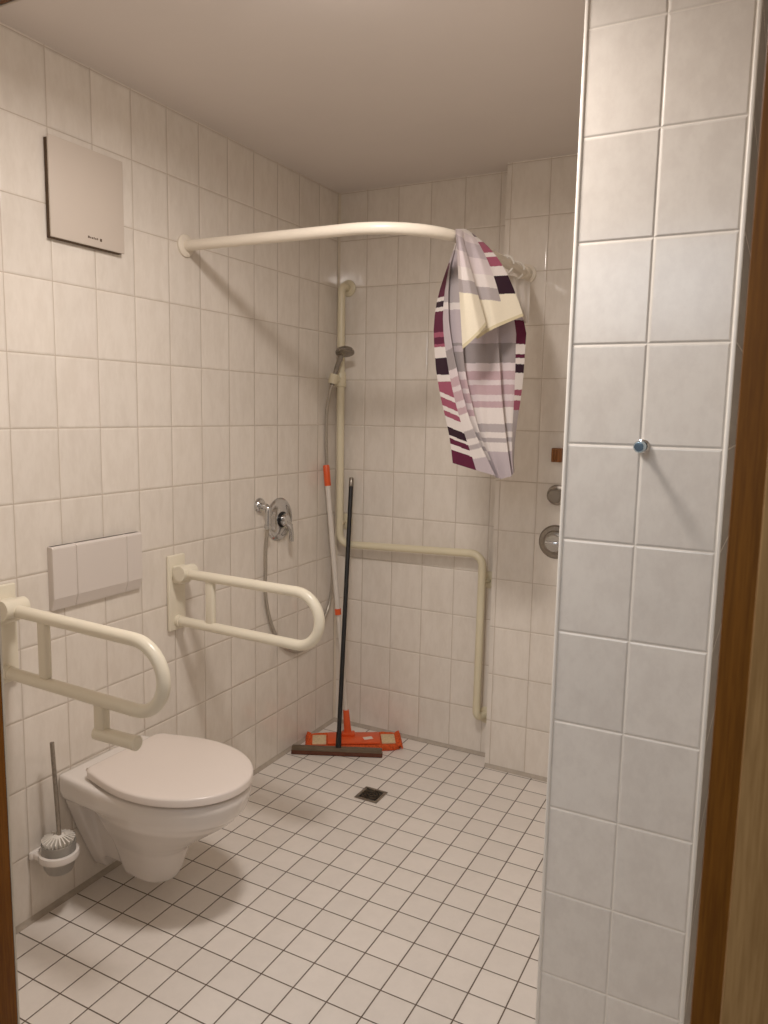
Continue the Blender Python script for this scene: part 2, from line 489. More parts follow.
# ------------------------------------------------------------------ folding support rails
def support_rail(yw, ye, zu, zl, xt, label, holder=False, tilt=0.0):
    t = thing('support_rail', label, 'grab rail', (0, yw, zl - 0.04), 'folding support rails beside the toilet')
    def at(x, z):
        return (x, yw + (ye - yw) * x / 0.6, z + tilt * x / 0.6)
    bm = B(); box(bm, (0.001, yw - 0.04, zl - 0.032), (0.014, yw + 0.04, zu + 0.06), 0.004, 3); obj('wall_plate', bm, M['ivory'], t)
    bm = B()
    box(bm, (0.012, yw - 0.026, zu - 0.034), (0.055, yw + 0.026, zu + 0.026), 0.008, 3)
    tube(bm, [(0.052, yw - 0.034, zu + 0.004), (0.052, yw + 0.034, zu + 0.004)], 0.025, 20)
    obj('pivot', bm, M['ivory'], t)
    r = (zu - zl) / 2
    bm = B()
    pts = [at(0.045, zu)] + [at(xt - r + r * math.sin(a), (zu + zl) / 2 + r * math.cos(a)) for a in [PI * k / 20 for k in range(21)]] + [at(0.016, zl)]
    tube(bm, pts, 0.0168, 20)
    obj('rail_tube', bm, M['ivory'], t)
    bm = B(); box(bm, (0.146, at(.165, 0)[1] - 0.010, zl + 0.008), (0.180, at(.165, 0)[1] + 0.010, zu - 0.008), 0.007, 3); obj('strut', bm, M['ivory'], t)
    bm = B(); tube(bm, [at(0.012, zl), at(0.03, zl)], 0.0205, 18); obj('collar', bm, M['ivory'], t)
    if holder:
        yh = at(0.36, 0)[1]
        bm = B()
        box(bm, (0.340, yh - 0.012, zl - 0.106), (0.375, yh + 0.012, zl - 0.020), 0.005, 3)
        h = obj('roll_holder', bm, M['ivory'], t, label='toilet roll holder without paper')
        bm = B(); lathe(bm, [(0.010, 0), (0.0175, 0.003), (0.0175, 0.125), (0.0185, 0.127), (0.0185, 0.136), (0.015, 0.139)], (0.338, yh - 0.003, zl - 0.100), (1, 0.03, 0), 20)
        obj('spindle', bm, M['ivory'], h)
    return t
support_rail(-1.714, -1.700, 0.934, 0.758, 0.560, 'ivory folding support rail left of the toilet with roll holder arm', True, -0.022)
support_rail(-1.06, -1.085, 0.912, 0.744, 0.600, 'ivory folding support rail right of the toilet toward the shower')

# ------------------------------------------------------------------ toilet brush
BX, BY = 0.066, -1.614
bh = thing('brush_holder', 'white wall ring with frosted cup left of the toilet', 'brush holder', (0, BY, 0.15))
bm = B()
lathe(bm, [(0.0465, -0.010), (0.054, -0.008), (0.0555, 0.0), (0.054, 0.010), (0.0465, 0.012), (0.0465, -0.010)], (BX, BY, 0.200), (0, 0, 1), 36)
box(bm, (0.001, BY - 0.052, 0.188), (0.016, BY + 0.040, 0.212), 0.006, 3)
box(bm, (0.010, BY - 0.046, 0.190), (0.045, BY - 0.026, 0.210), 0.006, 3); box(bm, (0.010, BY + 0.018, 0.190), (0.040, BY + 0.036, 0.210), 0.006, 3)
obj('bracket', bm, M['ceramic'], bh)
bm = B()
lathe(bm, [(0.020, 0.150), (0.034, 0.152), (0.041, 0.165), (0.0455, 0.20), (0.0465, 0.238), (0.0445, 0.238), (0.043, 0.20), (0.039, 0.168), (0.032, 0.156), (0.0, 0.155)], (BX, BY, 0), (0, 0, 1), 36)
obj('cup', bm, M['glass'], bh)
tb = thing('toilet_brush', 'toilet brush with slim steel handle standing in the wall cup', 'toilet brush', (BX, BY, 0.16))
bm = B(); tube(bm, [(BX + 0.002, BY + 0.003, 0.235), (BX - 0.006, BY - 0.004, 0.533)], 0.0062, 14); obj('handle', bm, M['steel'], tb)
bm = B()
lathe(bm, [(0.012, 0.165), (0.026, 0.17), (0.030, 0.235), (0.020, 0.252), (0.010, 0.258), (0.0, 0.258)], (BX, BY, 0), (0, 0, 1), 20)
for k in range(22):
    a = 2 * PI * k / 22
    R3 = Matrix.Rotation(a, 3, 'Z')
    obox(bm, Vector((BX, BY, 0.240)) + R3 @ Vector((0.027, 0, 0)), (0.028, 0.0035, 0.030), R3 @ Matrix.Rotation(0.35, 3, 'Y'))
obj('bristle_head', bm, M['bristle'], tb, smooth=False)

# ------------------------------------------------------------------ shower mixer on the left wall
mx = thing('shower_mixer', 'round chrome shower mixer with lever on the left wall', 'shower mixer', (0, -0.455, 1.02))
bm = B(); lathe(bm, [(0.088, 0.001), (0.088, 0.004), (0.082, 0.010), (0.066, 0.0105), (0.060, 0.015), (0.030, 0.018)], (0, -0.452, 1.022), (1, 0, 0), 40); obj('rosette', bm, M['chrome'], mx)
bm = B(); lathe(bm, [(0.033, 0.015), (0.033, 0.020), (0.029, 0.023)], (0, -0.452, 1.022), (1, 0, 0), 28); obj('sleeve', bm, M['black'], mx)
bm = B()
lathe(bm, [(0.024, 0.018), (0.026, 0.021), (0.026, 0.036), (0.020, 0.043), (0.0, 0.045)], (0, -0.452, 1.022), (1, 0, 0), 28)
tube(bm, spline([(0.034, -0.450, 1.014), (0.044, -0.436, 0.996), (0.048, -0.432, 0.964), (0.048, -0.432, 0.932)], 5), [0.013] * 6 + [0.010] * 10, 12)
obj('lever', bm, M['chrome'], mx)

# wall elbow for the hose
el = thing('hose_elbow', 'small chrome hose outlet elbow left of the shower mixer', 'hose connector', (0, -0.585, 1.05))
bm = B(); lathe(bm, [(0.030, 0.001), (0.030, 0.006), (0.024, 0.014), (0.012, 0.016)], (0, -0.585, 1.092), (1, 0, 0), 28); obj('rosette', bm, M['chrome'], el)
bm = B(); tube(bm, rounded([(0.012, -0.585, 1.092), (0.046, -0.585, 1.088), (0.046, -0.588, 1.020)], 0.016), 0.0125, 14); obj('elbow', bm, M['chrome'], el)
bm = B(); lathe(bm, [(0.010, 0.0), (0.0145, 0.002), (0.0145, 0.020), (0.010, 0.022)], (0.046, -0.588, 1.022), (0, 0, -1), 10); obj('nut', bm, M['chrome'], el)

# ------------------------------------------------------------------ shower rail, hose and hand shower
BXR, BYR = 0.052, -0.060
sr = thing('shower_rail', 'ivory angled shower rail running down the corner and along the back wall', 'shower rail', (BXR, BYR, 0.2))
bm = B()
tube(bm, rounded([(BXR, -0.008, 2.000), (BXR, BYR, 2.012), (BXR + 0.004, BYR, 0.868), (0.742, BYR, 0.892), (0.738, BYR, 0.190), (0.762, -0.008, 0.185)],
                 [0.03, 0.05, 0.05, 0.028]), 0.0165, 20)
obj('pipe', bm, M['ivory_dark'], sr)
for x, z in [(BXR, 2.000), (BXR, 0.965), (0.755, 0.775), (0.762, 0.185)]:
    bm = B(); lathe(bm, [(0.036, 0.0005), (0.036, 0.006), (0.031, 0.010), (0.017, 0.011)], (x, 0, z), (0, -1, 0), 28)
    if z in (0.965, 0.775):
        tube(bm, [(x, -0.008, z), (x - (0.014 if x > 0.5 else 0), -0.058, z)], 0.010, 12)
    obj('flange', bm, M['ivory_dark'], sr)
bm = B()
lathe(bm, [(0.0175, -0.034), (0.0235, -0.030), (0.0245, 0.0), (0.0245, 0.018), (0.022, 0.030), (0.0175, 0.036)], (BXR, BYR, 1.602), (0, 0, 1), 24)
sl = obj('slider', bm, M['ivory_dark'], sr)
bm = B()
tube(bm, [(BXR - 0.002, BYR - 0.005, 1.605), (0.050, -0.108, 1.600)], 0.015, 14)
tube(bm, [(0.045, -0.118, 1.582), (0.052, -0.112, 1.622)], [0.020, 0.019], 18)
obj('holder_clip', bm, M['ivory_dark'], sl)
hs = thing('hand_shower', 'grey hand shower with round head resting in the rail slider', 'hand shower', (0.05, -0.115, 1.58))
bm = B()
tube(bm, spline([(0.0445, -0.119, 1.575), (0.058, -0.110, 1.635), (0.075, -0.112, 1.680), (0.090, -0.118, 1.712)], 6),
     [0.0105] * 7 + [0.0115] * 6 + [0.014] * 6, 16)
obj('handle', bm, M['greyplastic'], hs)
bm = B()
axd = Vector((0.22, -0.30, -0.93)).normalized()
lathe(bm, [(0.0, -0.012), (0.020, -0.011), (0.036, -0.002), (0.041, 0.008), (0.040, 0.014), (0.034, 0.016), (0.0, 0.016)], Vector((0.112, -0.128, 1.722)), axd, 30)
obj('head', bm, M['greyplastic'], hs)
hp = spline([(0.046, -0.588, 1.012), (0.030, -0.582, 0.93), (0.018, -0.567, 0.84), (0.013, -0.562, 0.75), (0.012, -0.545, 0.665), (0.012, -0.505, 0.572), (0.012, -0.44, 0.487),
             (0.012, -0.315, 0.428), (0.012, -0.196, 0.466), (0.012, -0.113, 0.53), (0.012, -0.064, 0.605), (0.018, -0.056, 0.74), (0.024, -0.078, 0.89),
             (0.020, -0.093, 1.069), (0.012, -0.101, 1.203), (0.010, -0.108, 1.336), (0.018, -0.118, 1.468), (0.036, -0.122, 1.545), (0.0445, -0.119, 1.575)], 10)
bm = B(); tube(bm, hp, 0.0072, 12)
tag(obj('shower_hose', bm, M['hose']), 'slim metal shower hose looping down the left wall from the chrome elbow', 'shower hose')

# ------------------------------------------------------------------ curtain rod and rings
ZR = 1.993
cr = thing('curtain_rod', 'white bent shower curtain rod fixed to the left wall below the ceiling', 'curtain rod', (0, -0.985, ZR))
bm = B()
tube(bm, rounded([(0.006, -0.985, ZR + 0.003), (0.886, -0.985, ZR - 0.002), (0.890, -0.096, ZR)], 0.26, 20), 0.0175, 20)
obj('pipe', bm, M['rodwhite'], cr)
bm = B(); lathe(bm, [(0.036, 0.0005), (0.036, 0.007), (0.030, 0.012), (0.0185, 0.013), (0.0185, 0.02)], (0, -0.985, ZR + 0.003), (1, 0, 0), 28); obj('flange', bm, M['rodwhite'], cr)
bm = B(); lathe(bm, [(0.036, 0.0005), (0.036, 0.010), (0.0255, 0.014), (0.0255, 0.050), (0.022, 0.054)], (0.890, -0.09, ZR), (0, -1, 0), 28); obj('flange', bm, M['rodwhite'], cr)
def ring(y, label):
    bm = B()
    pts = [(0.889 + 0.031 * math.cos(a), y + 0.003 * math.sin(a * 2), ZR - 0.008 + 0.031 * math.sin(a)) for a in [2 * PI * k / 40 for k in range(38)]]
    tube(bm, pts, 0.0036, 8)
    tag(obj('curtain_ring', bm, M['edge']), label, 'curtain ring', 'rings on the curtain rod')
ring(-0.345, 'white open curtain ring on the rod nearest the bunched curtain')
ring(-0.225, 'white open curtain ring on the rod nearest the back wall flange')

# ------------------------------------------------------------------ shower curtain
CURTAIN_FRONT = [[(-0.0423, 0.023, 2.0239), (-0.0519, 0.0265, 1.9836), (-0.0662, 0.0301, 1.943), (-0.08, 0.0336, 1.9021), (-0.0925, 0.0371, 1.8608), (-0.1022, 0.04, 1.8191), (-0.1073, 0.04, 1.7768), (-0.1094, 0.04, 1.7342), (-0.1072, 0.04, 1.6916), (-0.1029, 0.04, 1.6487), (-0.0982, 0.04, 1.6057), (-0.0902, 0.04, 1.5626), (-0.0816, 0.04, 1.5193), (-0.0698, 0.04, 1.4759), (-0.0584, 0.04, 1.4323), (-0.0482, 0.04, 1.3885), (-0.0405, 0.04, 1.3446), (-0.0343, 0.04, 1.3004)], [(-0.0406, 0.0182, 2.0228), (-0.0498, 0.0161, 1.9803), (-0.0627, 0.014, 1.9377), (-0.0709, 0.0118, 1.8948), (-0.0774, 0.0097, 1.8519), (-0.0816, 0.008, 1.8088), (-0.0821, 0.008, 1.7658), (-0.0797, 0.008, 1.7227), (-0.0744, 0.008, 1.6794), (-0.0669, 0.008, 1.6359), (-0.0588, 0.008, 1.5923), (-0.0486, 0.008, 1.5485), (-0.0373, 0.008, 1.5046), (-0.0243, 0.008, 1.4605), (-0.0103, 0.008, 1.4163), (0.0046, 0.008, 1.372), (0.02, 0.008, 1.3275), (0.034, 0.008, 1.2829)], [(-0.039, 0.0152, 2.0222), (-0.0477, 0.0096, 1.9778), (-0.0589, 0.0039, 1.9334), (-0.0613, -0.0017, 1.889), (-0.0617, -0.0074, 1.8446), (-0.06, -0.012, 1.8003), (-0.0565, -0.012, 1.7565), (-0.0498, -0.012, 1.7125), (-0.0411, -0.012, 1.6684), (-0.0307, -0.012, 1.6241), (-0.0194, -0.012, 1.5797), (-0.0072, -0.012, 1.5351), (0.0065, -0.012, 1.4904), (0.0206, -0.012, 1.4455), (0.0401, -0.012, 1.4006), (0.0623, -0.012, 1.3556), (0.0864, -0.012, 1.3105), (0.1096, -0.012, 1.2652)], [(-0.0407, 0.0203, 2.0233), (-0.0516, 0.0207, 1.9801), (-0.0649, 0.021, 1.9366), (-0.0695, 0.0214, 1.8929), (-0.072, 0.0217, 1.8489), (-0.0721, 0.022, 1.8048), (-0.0685, 0.022, 1.7604), (-0.0618, 0.022, 1.7158), (-0.053, 0.022, 1.671), (-0.0425, 0.022, 1.6261), (-0.031, 0.022, 1.5811), (-0.0186, 0.022, 1.5359), (-0.0048, 0.022, 1.4905), (0.0095, 0.022, 1.445), (0.0292, 0.022, 1.3994), (0.0517, 0.022, 1.3538), (0.0762, 0.022, 1.3081), (0.0997, 0.022, 1.2622)], [(-0.0359, 0.017, 2.0226), (-0.0381, 0.0135, 1.9785), (-0.0411, 0.0099, 1.9343), (-0.0407, 0.0064, 1.89), (-0.0397, 0.0029, 1.8456), (-0.0382, 0.0, 1.8013), (-0.0357, 0.0, 1.7572), (-0.0311, 0.0, 1.7129), (-0.0251, 0.0, 1.6684), (-0.0173, 0.0, 1.6238), (-0.0076, 0.0, 1.579), (0.0039, 0.0, 1.5341), (0.0168, 0.0, 1.489), (0.0302, 0.0, 1.4437), (0.0477, 0.0, 1.3984), (0.0684, 0.0, 1.353), (0.091, 0.0, 1.3075), (0.1132, 0.0, 1.2619)], [(-0.0327, 0.0164, 2.0224), (-0.0283, 0.0122, 1.978), (-0.0232, 0.0079, 1.9336), (-0.0198, 0.0037, 1.8892), (-0.0175, -0.0005, 1.8446), (-0.016, -0.004, 1.8002), (-0.0146, -0.004, 1.756), (-0.0124, -0.004, 1.7117), (-0.009, -0.004, 1.6672), (-0.0039, -0.004, 1.6225), (0.0043, -0.004, 1.5776), (0.0149, -0.004, 1.5326), (0.0269, -0.004, 1.4874), (0.0396, -0.004, 1.4421), (0.0549, -0.004, 1.3967), (0.0739, -0.004, 1.3512), (0.0949, -0.004, 1.3056), (0.1159, -0.004, 1.2598)], [(-0.0344, 0.0221, 2.0237), (-0.0321, 0.0246, 1.9806), (-0.029, 0.027, 1.9372), (-0.0276, 0.0295, 1.8935), (-0.0273, 0.032, 1.8495), (-0.0275, 0.034, 1.8052), (-0.0261, 0.034, 1.7604), (-0.0239, 0.034, 1.7153), (-0.0205, 0.034, 1.6701), (-0.0153, 0.034, 1.6247), (-0.007, 0.034, 1.5791), (0.0037, 0.034, 1.5334), (0.0159, 0.034, 1.4876), (0.0287, 0.034, 1.4415), (0.0443, 0.034, 1.3954), (0.0635, 0.034, 1.3492), (0.0849, 0.034, 1.3029), (0.1062, 0.034, 1.2564)], [(-0.0264, 0.0191, 2.023), (-0.0198, 0.018, 1.9791), (-0.0111, 0.017, 1.935), (-0.0018, 0.0159, 1.8908), (0.0063, 0.0149, 1.8465), (0.0132, 0.014, 1.802), (0.0193, 0.014, 1.7575), (0.0236, 0.014, 1.7128), (0.0274, 0.014, 1.6679), (0.0313, 0.014, 1.6228), (0.037, 0.014, 1.5775), (0.0441, 0.014, 1.532), (0.0516, 0.014, 1.4863), (0.0593, 0.014, 1.4405), (0.0684, 0.014, 1.3945), (0.0831, 0.014, 1.3484), (0.1012, 0.014, 1.3023), (0.1212, 0.014, 1.256)], [(-0.0201, 0.02, 2.0231), (-0.0113, 0.02, 1.9793), (0.0011, 0.02, 1.9353), (0.0164, 0.02, 1.8911), (0.0303, 0.02, 1.8468), (0.0428, 0.02, 1.8023), (0.0535, 0.02, 1.7576), (0.0598, 0.02, 1.7127), (0.0639, 0.02, 1.6676), (0.0665, 0.02, 1.6223), (0.0696, 0.02, 1.5768), (0.0731, 0.02, 1.5311), (0.0758, 0.02, 1.4851), (0.0784, 0.02, 1.4389), (0.0813, 0.02, 1.3926), (0.0917, 0.02, 1.3462), (0.1069, 0.02, 1.2997), (0.1258, 0.02, 1.2532)], [(-0.0169, 0.0179, 2.0227), (-0.0052, 0.0154, 1.9786), (0.0114, 0.013, 1.9345), (0.0324, 0.0105, 1.8904), (0.0507, 0.008, 1.8461), (0.0658, 0.006, 1.8019), (0.0753, 0.006, 1.7578), (0.0807, 0.006, 1.7135), (0.0844, 0.006, 1.669), (0.0879, 0.006, 1.6242), (0.0916, 0.006, 1.5793), (0.0956, 0.006, 1.5342), (0.0999, 0.006, 1.4888), (0.1044, 0.006, 1.4433), (0.1095, 0.006, 1.3976), (0.118, 0.006, 1.3518), (0.1291, 0.006, 1.3058), (0.143, 0.006, 1.2598)], [(-0.0137, 0.0167, 2.0224), (0.0007, 0.0128, 1.9784), (0.0215, 0.0089, 1.9343), (0.0481, 0.0051, 1.8903), (0.0708, 0.0012, 1.8463), (0.0888, -0.002, 1.8023), (0.0971, -0.002, 1.7587), (0.1015, -0.002, 1.7148), (0.1048, -0.002, 1.6707), (0.1091, -0.002, 1.6265), (0.1135, -0.002, 1.582), (0.1179, -0.002, 1.5374), (0.1237, -0.002, 1.4926), (0.1299, -0.002, 1.4476), (0.1373, -0.002, 1.4024), (0.1447, -0.002, 1.3571), (0.1524, -0.002, 1.3115), (0.1614, -0.002, 1.2658)], [(-0.0152, 0.0221, 2.0236), (-0.0024, 0.0246, 1.9808), (0.0168, 0.027, 1.9377), (0.0421, 0.0295, 1.8944), (0.0634, 0.032, 1.8509), (0.0805, 0.034, 1.8071), (0.0889, 0.034, 1.7628), (0.0934, 0.034, 1.7183), (0.0966, 0.034, 1.6736), (0.1011, 0.034, 1.6287), (0.1055, 0.034, 1.5836), (0.1099, 0.034, 1.5383), (0.1158, 0.034, 1.4928), (0.1221, 0.034, 1.4471), (0.1295, 0.034, 1.4013), (0.1371, 0.034, 1.3553), (0.1448, 0.034, 1.309), (0.1539, 0.034, 1.2627)], [(-0.0106, 0.02, 2.0231), (0.0059, 0.02, 1.9802), (0.0296, 0.02, 1.9371), (0.06, 0.02, 1.8939), (0.0904, 0.02, 1.8506), (0.12, 0.02, 1.8073), (0.1383, 0.02, 1.7637), (0.1453, 0.02, 1.7199), (0.1462, 0.02, 1.6759), (0.1479, 0.02, 1.6317), (0.1493, 0.02, 1.5873), (0.1502, 0.02, 1.5427), (0.1509, 0.02, 1.4978), (0.1513, 0.02, 1.4527), (0.1529, 0.02, 1.4075), (0.1555, 0.02, 1.3621), (0.159, 0.02, 1.3165), (0.165, 0.02, 1.2707)], [(-0.0075, 0.023, 2.0238), (0.011, 0.0265, 1.9818), (0.0376, 0.0301, 1.9397), (0.0718, 0.0336, 1.8973), (0.1095, 0.0371, 1.8547), (0.1506, 0.04, 1.8119), (0.1789, 0.04, 1.7685), (0.1897, 0.04, 1.7249), (0.1883, 0.04, 1.681), (0.1875, 0.04, 1.6368), (0.1861, 0.04, 1.5925), (0.1835, 0.04, 1.5479), (0.1795, 0.04, 1.5031), (0.1742, 0.04, 1.458), (0.17, 0.04, 1.4128), (0.1672, 0.04, 1.3673), (0.1668, 0.04, 1.3216), (0.1694, 0.04, 1.2759)]]
CURTAIN_BACK = [[(-0.0423, 0.023, 2.0239), (-0.0519, 0.0265, 1.9836), (-0.0662, 0.0301, 1.943), (-0.08, 0.0336, 1.9021), (-0.0925, 0.0371, 1.8608), (-0.1022, 0.04, 1.8191), (-0.1073, 0.04, 1.7768), (-0.1094, 0.04, 1.7342), (-0.1072, 0.04, 1.6916), (-0.1029, 0.04, 1.6487), (-0.0982, 0.04, 1.6057), (-0.0902, 0.04, 1.5626), (-0.0816, 0.04, 1.5193), (-0.0698, 0.04, 1.4759), (-0.0584, 0.04, 1.4323), (-0.0482, 0.04, 1.3885), (-0.0405, 0.04, 1.3446), (-0.0343, 0.04, 1.3004)], [(-0.0309, 0.0298, 2.0253), (-0.0316, 0.0412, 1.986), (-0.0329, 0.0527, 1.9462), (-0.0313, 0.0642, 1.9057), (-0.0276, 0.0756, 1.8647), (-0.0206, 0.085, 1.8229), (-0.0141, 0.085, 1.7794), (-0.0099, 0.085, 1.7358), (-0.0088, 0.085, 1.692), (-0.006, 0.085, 1.6479), (-0.0029, 0.085, 1.6037), (0.0019, 0.085, 1.5593), (0.0071, 0.085, 1.5148), (0.0134, 0.085, 1.47), (0.0195, 0.085, 1.4251), (0.0252, 0.085, 1.38), (0.0298, 0.085, 1.3347), (0.034, 0.085, 1.2892)], [(-0.0193, 0.0298, 2.0253), (-0.0107, 0.0412, 1.9854), (0.0016, 0.0527, 1.945), (0.0194, 0.0642, 1.9041), (0.04, 0.0756, 1.8627), (0.0644, 0.085, 1.8205), (0.0821, 0.085, 1.7767), (0.0906, 0.085, 1.7327), (0.0905, 0.085, 1.6884), (0.0916, 0.085, 1.6439), (0.0927, 0.085, 1.5993), (0.0938, 0.085, 1.5544), (0.0948, 0.085, 1.5093), (0.0953, 0.085, 1.4641), (0.0962, 0.085, 1.4186), (0.0973, 0.085, 1.3729), (0.0995, 0.085, 1.327), (0.1024, 0.085, 1.281)], [(-0.0075, 0.023, 2.0238), (0.011, 0.0265, 1.9818), (0.0376, 0.0301, 1.9397), (0.0718, 0.0336, 1.8973), (0.1095, 0.0371, 1.8547), (0.1506, 0.04, 1.8119), (0.1789, 0.04, 1.7685), (0.1897, 0.04, 1.7249), (0.1883, 0.04, 1.681), (0.1875, 0.04, 1.6368), (0.1861, 0.04, 1.5925), (0.1835, 0.04, 1.5479), (0.1795, 0.04, 1.5031), (0.1742, 0.04, 1.458), (0.17, 0.04, 1.4128), (0.1672, 0.04, 1.3673), (0.1668, 0.04, 1.3216), (0.1694, 0.04, 1.2759)]]
CURTAIN_FLAP = [[(-0.0449, -0.1226, 2.0124), (-0.0445, -0.1446, 2.0057), (-0.042, -0.1484, 1.9785), (-0.0396, -0.1506, 1.9517), (-0.0371, -0.1518, 1.9251), (-0.0347, -0.1523, 1.8986), (-0.0323, -0.1511, 1.8723), (-0.0299, -0.1488, 1.846), (-0.0275, -0.146, 1.8197), (-0.0251, -0.1426, 1.7934), (-0.0226, -0.1387, 1.7669), (-0.0202, -0.1346, 1.7404), (-0.0177, -0.1301, 1.7137), (-0.0153, -0.1256, 1.6868), (-0.0128, -0.121, 1.6597)], [(-0.0406, -0.1148, 2.0142), (-0.0402, -0.1368, 2.0074), (-0.0366, -0.1392, 1.9817), (-0.0331, -0.14, 1.9563), (-0.0295, -0.1398, 1.9311), (-0.026, -0.1389, 1.9059), (-0.0224, -0.1382, 1.8806), (-0.0189, -0.1373, 1.8553), (-0.0153, -0.1357, 1.83), (-0.0117, -0.1337, 1.8046), (-0.0081, -0.1312, 1.7792), (-0.0045, -0.1284, 1.7537), (-0.0009, -0.1254, 1.7281), (0.0027, -0.1222, 1.7024), (0.0064, -0.119, 1.6765)], [(-0.0362, -0.107, 2.0159), (-0.0358, -0.129, 2.0092), (-0.0303, -0.1348, 1.9847), (-0.0249, -0.1389, 1.9607), (-0.0194, -0.1421, 1.9369), (-0.014, -0.1446, 1.9133), (-0.0085, -0.1454, 1.8899), (-0.0031, -0.1451, 1.8668), (0.0024, -0.1441, 1.8436), (0.0078, -0.1427, 1.8204), (0.0133, -0.1408, 1.7973), (0.0188, -0.1386, 1.7741), (0.0244, -0.1362, 1.7508), (0.03, -0.1336, 1.7274), (0.0355, -0.131, 1.704)], [(-0.0318, -0.0992, 2.0177), (-0.0315, -0.1212, 2.0109), (-0.0245, -0.1233, 1.9896), (-0.0175, -0.1237, 1.9686), (-0.0105, -0.1232, 1.9477), (-0.0035, -0.122, 1.927), (0.0035, -0.1209, 1.9061), (0.0106, -0.1196, 1.8852), (0.0176, -0.1178, 1.8644), (0.0247, -0.1154, 1.8436), (0.0319, -0.1126, 1.8228), (0.039, -0.1095, 1.8019), (0.0462, -0.1061, 1.7809), (0.0535, -0.1026, 1.7599), (0.0608, -0.099, 1.7388)], [(-0.0274, -0.0914, 2.0194), (-0.0271, -0.1134, 2.0127), (-0.0219, -0.1173, 1.9896), (-0.0166, -0.1196, 1.967), (-0.0114, -0.1209, 1.9445), (-0.0062, -0.1215, 1.9221), (-0.001, -0.1204, 1.9), (0.0043, -0.1182, 1.8781), (0.0095, -0.1154, 1.8561), (0.0148, -0.1121, 1.8341), (0.0201, -0.1084, 1.8121), (0.0255, -0.1043, 1.79), (0.0309, -0.1, 1.7678), (0.0363, -0.0955, 1.7455), (0.0417, -0.091, 1.7231)], [(-0.0229, -0.0836, 2.0212), (-0.0227, -0.1056, 2.0144), (-0.0193, -0.1058, 1.9908), (-0.0159, -0.1043, 1.9675), (-0.0124, -0.102, 1.9442), (-0.009, -0.0989, 1.921), (-0.0056, -0.0959, 1.8977), (-0.0021, -0.0928, 1.8742), (0.0014, -0.089, 1.8508), (0.0049, -0.0848, 1.8273), (0.0084, -0.0801, 1.8037), (0.012, -0.0751, 1.7799), (0.0155, -0.0698, 1.7561), (0.0191, -0.0644, 1.7321), (0.0228, -0.059, 1.708)], [(-0.0185, -0.0758, 2.023), (-0.0182, -0.0978, 2.0162), (-0.0145, -0.1011, 1.9908), (-0.0108, -0.1028, 1.9657), (-0.0071, -0.1036, 1.9408), (-0.0034, -0.1036, 1.9161), (0.0003, -0.102, 1.8915), (0.0041, -0.0992, 1.867), (0.0078, -0.0958, 1.8425), (0.0116, -0.0919, 1.818), (0.0154, -0.0876, 1.7933), (0.0192, -0.083, 1.7686), (0.0231, -0.0781, 1.7437), (0.027, -0.0731, 1.7187), (0.0309, -0.068, 1.6935)], [(-0.0124, -0.0654, 2.0243), (-0.0122, -0.0874, 2.0175), (-0.0051, -0.0894, 1.995), (0.0015, -0.0897, 1.9724), (0.0077, -0.0891, 1.9497), (0.0135, -0.0878, 1.927), (0.0192, -0.0866, 1.9039), (0.0245, -0.0853, 1.8806), (0.0297, -0.0833, 1.8573), (0.0346, -0.0809, 1.8337), (0.0395, -0.078, 1.8101), (0.0442, -0.0747, 1.7862), (0.0488, -0.0713, 1.7623), (0.0534, -0.0677, 1.7381), (0.058, -0.064, 1.7139)], [(-0.0047, -0.0524, 2.022), (-0.0045, -0.0744, 2.0153), (0.006, -0.0803, 1.9944), (0.0153, -0.0846, 1.9732), (0.0238, -0.0879, 1.9518), (0.0316, -0.0905, 1.9302), (0.0389, -0.0914, 1.9085), (0.0457, -0.0912, 1.8866), (0.0521, -0.0904, 1.8645), (0.0581, -0.0891, 1.8422), (0.0637, -0.0874, 1.8197), (0.0692, -0.0853, 1.7969), (0.0744, -0.083, 1.774), (0.0796, -0.0805, 1.751), (0.0847, -0.078, 1.7278)], [(0.0064, -0.0342, 2.0187), (0.0064, -0.0562, 2.0121), (0.0213, -0.0598, 1.9947), (0.0343, -0.0618, 1.9764), (0.0461, -0.0628, 1.9577), (0.0571, -0.0631, 1.9386), (0.0671, -0.0636, 1.9189), (0.0764, -0.0639, 1.8987), (0.085, -0.0635, 1.8781), (0.093, -0.0627, 1.8572), (0.1005, -0.0614, 1.836), (0.1076, -0.0598, 1.8145), (0.1145, -0.058, 1.7928), (0.1213, -0.056, 1.7709), (0.128, -0.054, 1.7489)], [(0.0207, -0.0108, 2.0144), (0.0206, -0.0328, 2.0078), (0.0399, -0.0387, 1.993), (0.0564, -0.0429, 1.977), (0.0714, -0.0462, 1.9604), (0.0852, -0.0488, 1.9431), (0.0978, -0.0497, 1.9255), (0.1095, -0.0494, 1.9074), (0.1202, -0.0486, 1.8888), (0.1301, -0.0472, 1.8697), (0.1393, -0.0455, 1.8502), (0.1481, -0.0434, 1.8304), (0.1565, -0.041, 1.8103), (0.1648, -0.0385, 1.79), (0.1729, -0.036, 1.7696)]]

